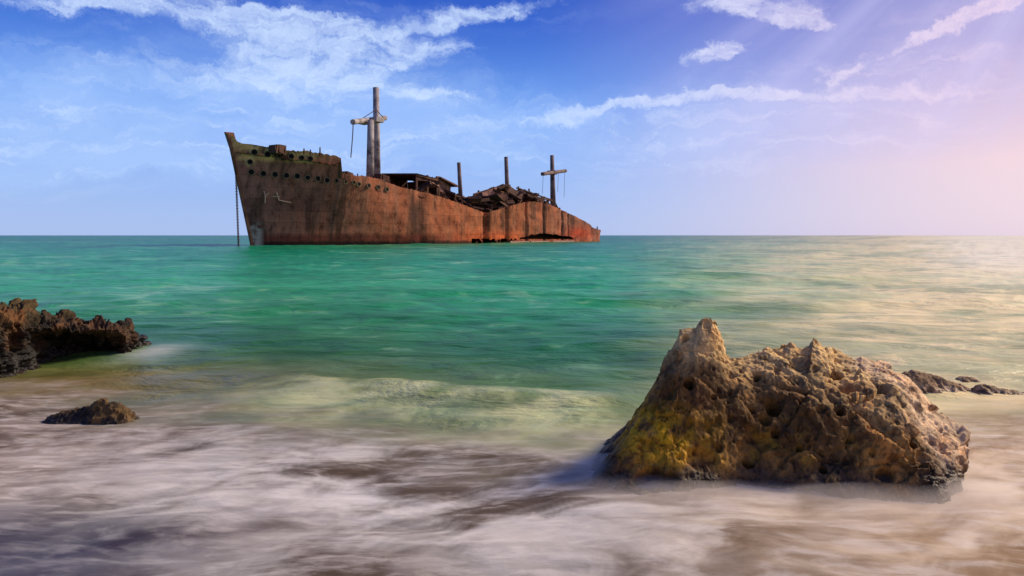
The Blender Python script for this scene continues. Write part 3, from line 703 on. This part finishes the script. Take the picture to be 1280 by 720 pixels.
# deck
xx = np.linspace(-RAKE + .8, LEN - 1.0, 420); qq = (xx + RAKE) / (LEN + RAKE); zz = np.interp(xx, xd, ztop) - .9
zz = np.where(xx < S(424, 0, -8.6).x, zz - .6, zz)
bb = half_beam(qq, np.ones_like(qq)) - .12; bb = np.maximum(bb - .6 * ss(qq, .58, .66), .05)
V = np.concatenate([np.stack([xx, s * bb, zz - .35 * ss(qq, .55, .7)], 1) for s in np.linspace(-1, 1, 9)])
me = grid_mesh('deck', V, len(xx), 9, smooth=False); link(me, 'deck', BROWN, ship)
# stern transom closing the shell
V1 = hull_side(-1).reshape(NT_, NQ, 3)[:, -1]; V2 = hull_side(1).reshape(NT_, NQ, 3)[:, -1]
me = grid_mesh('stern', np.concatenate([V1, V2]), NT_, 2); attr_color(me, 'tint', hull_colour(np.concatenate([V1, V2]))); link(me, 'stern_plate', HULL, ship)
# torn inner belt seen under the arch of missing plates
mb = MB()
for a, b_ in ((638, 664), (663.5, 692), (691.5, 718)):
    p0 = S(a, 300, -8.9); p1 = S(b_, 300, -8.7)
    mb.plate([(p0.x, p0.y, -.3), (p1.x, p1.y, -.3), (p1.x, p1.y, .32), (p0.x, p0.y, .38)], .12, (0, 1, 0))
mb.build('bilge_keel', flat_mat('salted_steel', s2l((170, 128, 112)), .8), ship)
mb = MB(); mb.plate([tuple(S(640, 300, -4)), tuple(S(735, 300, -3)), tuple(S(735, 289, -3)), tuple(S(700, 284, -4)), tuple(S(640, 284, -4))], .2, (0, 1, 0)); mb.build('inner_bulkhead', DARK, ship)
# stem bar and the knob at the stem head
mb = MB(); mb.plate([(-RAKE - .5, 0, ztop[0] + .2), (-RAKE + .9, 0, ztop[0] + .25), (-RAKE + 1.5, 0, ztop[0] - 1.6), (-RAKE + .4, 0, ztop[0] - 2.2)], .5, (0, 1, 0))
for k in range(12):
    z0 = ztop[0] * (1 - k / 12) ; z1 = ztop[0] * (1 - (k + 1) / 12)
    mb.tube((-.12 - RAKE * z0 / ztop[0], 0, z0), (-.12 - RAKE * z1 / ztop[0], 0, z1), .28, .28, 8)
mb.build('stem_bar', BROWN, ship)

# portholes: steel ring round a solid near-black disc that paints the shade inside
HV = hull_side(-1); HP = to_px(HV[:, 0], HV[:, 1], HV[:, 2])
def hull_point(px, py):
    k = int(np.argmin((HP[0] - px) ** 2 + (HP[1] - py) ** 2)); p = HV[k]; c = k % NQ
    k0 = k - min(c, 6); k1 = k + min(NQ - 1 - c, 6); t = HV[k1] - HV[k0]
    return Vector(p), math.atan2(t[1], t[0])
def hull_point_old(px, py):
    b = 8.6
    for _ in range(12):
        p = S(px, py, -b); qv = (p.x - RAKE * (1 - p.z / ztop[0]) * 0 + RAKE) / (LEN + RAKE)
        zt = float(np.interp(p.x, xd, ztop)); tt = min(max(p.z / zt, 0), 1)
        xs_ = p.x - RAKE * (1 - p.z / ztop[0]) * max(1 - qv, 0) ** 12; qv = (xs_ + RAKE) / (LEN + RAKE)
        b = .5 * b + .5 * float(half_beam(np.array([max(qv, 0)]), np.array([tt]))[0])
    e = .6; b2 = float(half_beam(np.array([max(qv, 0) + e / LEN]), np.array([tt]))[0])
    return Vector((p.x, -b, p.z)), math.atan2(-(b2 - b), e)
HOLE_DARK = flat_mat('hole_shade', (.006, .005, .005), .95)
RING = flat_mat('porthole_rim', s2l((112, 98, 72)), .8)
for px_, py_, r_ in ports:
    p, a = hull_point(px_, py_)
    n = Vector((math.sin(a), -math.cos(a), 0)); tg = Vector((math.cos(a), math.sin(a), 0)); up = Vector((0, 0, 1))
    c0 = p + n * .14
    mb = MB(); k = 16
    for rr, off in ((r_ * 1.28, -.3), (r_ * 1.28, .05), (r_, .05), (r_, -.3)):
        for i in range(k):
            t = 2 * math.pi * i / k; mb.v.append(tuple(c0 + n * off + tg * rr * math.cos(t) + up * rr * math.sin(t)))
    for j in range(3):
        for i in range(k): mb.f.append([j * k + i, j * k + (i + 1) % k, (j + 1) * k + (i + 1) % k, (j + 1) * k + i])
    ring = mb.build('porthole', RING, ship)
    mb = MB(); mb.tube(c0 - n * .30, c0 + n * .015, r_, r_, 16); mb.build('dark_disc', HOLE_DARK, ring)
# broken stanchions and fittings along the rail
for px_, y0_, y1_ in ((380, 190, 185.5), (388, 191, 187), (400, 192, 184), (430, 219, 214), (436, 220, 217), (447, 221, 217), (484, 229, 221), (487, 230, 224), (356, 188, 185), (344, 184, 182)):
    a = S(px_, y0_ + 3, -7.8); b_ = S(px_, y1_, -7.8); mb = MB(); mb.tube(a, b_, .14, .10, 8); mb.build('stanchion', DARK, ship)
for px_, py_, w_ in ((349, 184.5, 1.6), (344, 184.5, 1.2), (433, 218, 1.6), (478, 222, 1.8), (474, 220, 1.2)):
    a = S(px_, py_, -5.0); mb = MB(); mb.box((a.x, a.y, a.z - .3), (w_, 1.6, 1.3), (0, .1, .2), .12); mb.build('winch', DARK, ship)
# pale scrawl on the bow
PAINT = flat_mat('old_white_paint', s2l((186, 156, 128)), .8, .15)
def stroke(pts, w_, name='painted_mark'):
    mb = MB()
    for (a, b_), (c, d_) in zip(pts[:-1], pts[1:]):
        p0, t0 = hull_point(a, b_); p1, t1 = hull_point(c, d_); n = Vector((math.sin(t0), -math.cos(t0), 0)) * .10
        mb.tube(p0 + n, p1 + n, w_, w_, 6)
    mb.build(name, PAINT, ship)
stroke([(329, 239), (332, 245), (336, 240)], .09); stroke([(332, 245), (330.5, 254)], .09)
stroke([(345, 240), (348, 250), (356, 252), (364, 253)], .09); stroke([(341, 246), (350, 246)], .08)
MIDR = rust_material('grey_brown_mast', False, (s2l((92, 78, 76)), s2l((140, 120, 112))))
# masts
def mast(name, px0, py0, px1, py1, y, r0, r1, mat=GREYR):
    mb = MB(); mb.tube(S(px1, py1, y), S(px0, py0, y), r0, r1, 14); return mb.build(name, mat, ship, True)
m1 = mast('kingpost', 463.5, 150, 462.5, 226, -3.2, .74, .60)
m2 = mast('mast', 470, 109.5, 471.5, 226, 3.2, .72, .62)
mb = MB(); a = S(441, 152.5, -5.2); b_ = S(481.5, 147.5, 4.6); mb.tube(a, b_, .5, .5, 10); mb.box(tuple((a + b_) / 2 + Vector((0, 0, -.2))), (2.0, 5.5, .9), (0, 0, 0)); mb.build('crosstree', GREYR, m2)
mb = MB()
for aa, bb_ in (((447, 152), (470, 137)), ((470, 137), (480, 148))): mb.tube(S(*aa, -1), S(*bb_, -1), .07, .07, 6)
mb.build('stay_wire', DARK, m2)
mb = MB(); pp = [S(441.5, 154, -5.2), S(441, 166, -5.2), S(440, 180, -5.2), S(438.5, 197, -5.2)]
for aa, bb_ in zip(pp[:-1], pp[1:]): mb.tube(aa, bb_, .09, .09, 6)
mb.build('hanging_cable', DARK, m2)
mast('mast', 573.5, 203, 576, 250, 0, .52, .42, MIDR)
mast('mast', 632.5, 196, 635, 262, 0, .62, .46, MIDR)
m5 = mast('mast', 690, 194, 691.5, 262, 0, .80, .52, MIDR)
mb = MB(); mb.tube(S(678, 217.5, -4), S(707, 213.5, 4), .5, .5, 10); mb.box(tuple(S(690, 215.8, 0)), (1.4, 2.4, 1.1)); mb.build('crosstree', MIDR, m5)
for a, b_ in (((679, 218), (678, 243)), ((706, 214), (705, 247)), ((698, 215), (697, 240))):
    mb = MB(); mb.tube(S(*a, 0), S(*b_, 0), .05, .05, 6); mb.build('hanging_cable', DARK, m5)
# midship house, half collapsed
def S3(px, py, y): return S(px, py, y)
hx0 = S(521, 0, -5).x; hx1 = S(549, 0, -5).x; hx2 = S(571, 0, -5).x; zr = S(535, 219, -5).z; zd = float(np.interp(hx1, xd, ztop)) - 1.4
house = MB()
posts = [hx0, hx0 + 3.2, hx0 + 6.2, hx1]
house.box(((hx0 + hx1) / 2, -4.9, zd + .8), (hx1 - hx0, .2, 2.4))
for x in posts: house.box((x, -4.9, (zd + zr) / 2), (.5, .3, zr - zd))
house.box(((hx0 + hx1) / 2, -4.9, zr - .8), (hx1 - hx0, .25, .9)); house.box(((hx0 + hx1) / 2, 4.0, (zd + zr) / 2), (hx1 - hx0, .2, zr - zd)); house.box((hx1, -.5, (zd + zr) / 2 - .4), (.2, 8.6, zr - zd - .8)); house.box((hx0 + .1, -.5, zd + .7), (.2, 8.6, 3))
hw = house.build('deckhouse', DARK, ship)
mb = MB(); mb.box(((hx0 + hx1) / 2 - .3, -.5, zr), (hx1 - hx0 + .8, 9.4, .4), (.04, .10, 0), .35); mb.build('roof', DARK, hw)
PAL = rust_material('pinkish_rust', False, (s2l((120, 84, 74)), s2l((176, 136, 122))))
mb = MB(); c0 = S(558, 234, -4.5)
mb.box((hx1 + (hx2 - hx1) * .42, -4.2, zr - 2.4), ((hx2 - hx1) * .75, .25, 3.2), (0, .30, .1), .25); mb.build('wall', PAL, hw)
mb = MB(); mb.box((hx1 + (hx2 - hx1) * .5, -1.5, zr - 1.0), ((hx2 - hx1) * 1.05, 8, .3), (0, .22, 0), .2); mb.build('roof', DARK, hw)
rnd = random.Random(4)
PIECES = []
def heap(name, env, y0, y1, n, mat, parent, smin=.8, smax=2.6, thin=.3, low=9):
    pe = np.array(env, float)
    for i in range(n):
        px_ = rnd.uniform(pe[0, 0], pe[-1, 0]); y = rnd.uniform(y0, y1); top = float(np.interp(px_, pe[:, 0], pe[:, 1]))
        a = S(px_, top, y); zdk = float(np.interp(a.x, xd, ztop)) - 1.6; span = max(a.z - zdk, .4)
        L = rnd.uniform(smin, smax); zc = zdk + span * rnd.random() ** .6 - L * .22
        wd = rnd.uniform(.3, 1) * L
        PIECES.append((L * wd * (1.3 if y < -2 else .5), mat, (a.x, y, zc), (L, wd, thin * rnd.uniform(.5, 2)), (rnd.uniform(-.7, .7), rnd.uniform(-.6, .6), rnd.uniform(0, 3))))
heap('wreckage', [(522, 224), (535, 221), (548, 224), (556, 233), (568, 238)], -5.6, 2, 46, DARK, ship, 1.0, 3.2, .25)
heap('wreckage', [(524, 228), (548, 226), (570, 240)], -5.6, -4, 16, PAL, ship, 1.0, 2.4, .2)
heap('wreckage', [(523, 236), (550, 238), (570, 240), (585, 247), (600, 252), (612, 254)], -6.5, 3, 130, DARK, ship)
heap('wreckage', [(545, 237), (575, 243), (600, 252)], -6, 0, 40, BROWN, ship)
heap('wreckage', [(584, 247), (592, 243), (604, 240), (616, 235), (626, 231), (634, 230), (640, 236), (650, 236), (660, 236.5), (672, 241), (684, 248), (692, 256)], -6.5, 4, 150, DARK, ship, 1.5, 5.0, .35)
heap('wreckage', [(600, 244), (620, 236), (632, 231), (645, 240), (660, 244)], -6, 0, 40, BROWN, ship, 1.5, 4.5, .2)
heap('wreckage', [(584, 249), (616, 238), (634, 234), (660, 239), (692, 257)], -6, 2, 60, PAL, ship, .8, 2.0, .2)
mb = MB(); mb.plate([tuple(S(603, 241, -5)), tuple(S(634, 230, -5)), tuple(S(637, 258, -5)), tuple(S(606, 262, -5))][::-1], .3, (0, 1, 0)); mb.build('collapsed_wall', PAL, ship)
mb = MB()
for k, (a, b_) in enumerate((((640, 238), (692, 252)), ((646, 235), (690, 250)), ((592, 243), (628, 232)), ((598, 238), (600, 252)), ((648, 233), (649, 250)), ((661, 236), (664, 252)))):
    mb.tube(S(*a, -5 + k), S(*b_, -5 + k), .22, .18, 8)
mb.build('fallen_beam', DARK, ship)
PIECES.sort(key=lambda t: -t[0]); rest = MB()
for k, (_, mat_, c_, sz_, rt_) in enumerate(PIECES):
    if k < 100: mb = MB(); mb.box(c_, sz_, rt_, .12); mb.build('wreckage_plate', mat_, ship)
    else: rest.box(c_, sz_, rt_, .12)
tag(rest.build('small_wreckage', DARK, ship), kind='stuff')
# rudder stock standing clear of the stern
mb = MB(); a = S(745.5, 300, 0); b_ = S(746.5, 283, 0)
mb.box((a.x, 0, .9), (1.2, .5, 3.4), (0, .08, 0), .1); mb.tube((b_.x, 0, 2), b_, .3, .16, 8); mb.tube((b_.x - 2.4, 0, 1.2), (b_.x, 0, 1.0), .3, .3, 8); mb.build('rudder', DARK, ship)
# anchor chain hanging from the bow
p_top = S(294.5, 205, -1.2); p_bot = S(298.3, 309, -1.2)
mb = MB(); pts = [p_top.lerp(p_bot, t) for t in np.linspace(0, 1, 60)]
for i in range(59): mb.tube(pts[i], pts[i + 1].lerp(pts[i], .12), .17 if i % 2 else .12, None, 6)
mb.build('anchor_chain', DARK, ship)

# ------------------------------------------------------------------ low veil of spray over the swash and round the rocks
def build_mist():
    xs = np.linspace(-9, 7, 170); ys = np.linspace(1.6, 9.6, 110); X, Y = np.meshgrid(xs, ys); X = X.ravel(); Y = Y.ravel()
    z, d = water_height(X, Y); p = np.stack([X, Y, 0 * X], 1)
    n = fbm(p * [.9, 1.6, 1] + 200, 4)
    m = .55 * (1 - ss(d + .5 * n, -1.0, 2.0))
    for cx, cy, rx, ry in ((1.95, 4.75, 1.5, .75), (1.95, 4.75, 1.5, .75)):
        m = np.maximum(m, 1.25 * (1 - ss(np.hypot((X - cx) / rx, (Y - cy) / ry), .75, 1.45)))
    edge = ss(X, -9, -8) * (1 - ss(X, 6, 7)) * ss(Y, 1.6, 2.4) * (1 - ss(Y, 8.6, 9.6))
    top = z - .05 + (.09 + .09 * n) * m * edge
    n_ = len(X); V = np.concatenate([np.stack([X, Y, top], 1), np.stack([X, Y, np.full(n_, -.30)], 1)])
    nu, nv = len(xs), len(ys); q_ = lambda i, j: j * nu + i
    f = []
    for j in range(nv - 1):
        for i in range(nu - 1):
            a = [q_(i, j), q_(i + 1, j), q_(i + 1, j + 1), q_(i, j + 1)]; f.append(a); f.append([k + n_ for k in a[::-1]])
    ring = [q_(i, 0) for i in range(nu)] + [q_(nu - 1, j) for j in range(1, nv)] + [q_(i, nv - 1) for i in range(nu - 2, -1, -1)] + [q_(0, j) for j in range(nv - 2, 0, -1)]
    for a, b in zip(ring, ring[1:] + ring[:1]): f.append([b, a, a + n_, b + n_])
    me = bpy.data.meshes.new('spray'); me.from_pydata(V.tolist(), [], f); me.update()
    m_ = bpy.data.materials.new('spray'); m_.use_nodes = True; T = NT(m_.node_tree); T.n.clear()
    o_ = T.node('ShaderNodeOutputMaterial'); v = T.node('ShaderNodeVolumePrincipled'); T.l.new(v.outputs[0], o_.inputs['Volume'])
    v.inputs['Color'].default_value = (.95, .90, .86, 1); v.inputs['Density'].default_value = 3.2; v.inputs['Anisotropy'].default_value = .3
    tag(link(me, 'sea_spray', m_), 'thin milky veil of spray over the foam', kind='stuff')
build_mist()
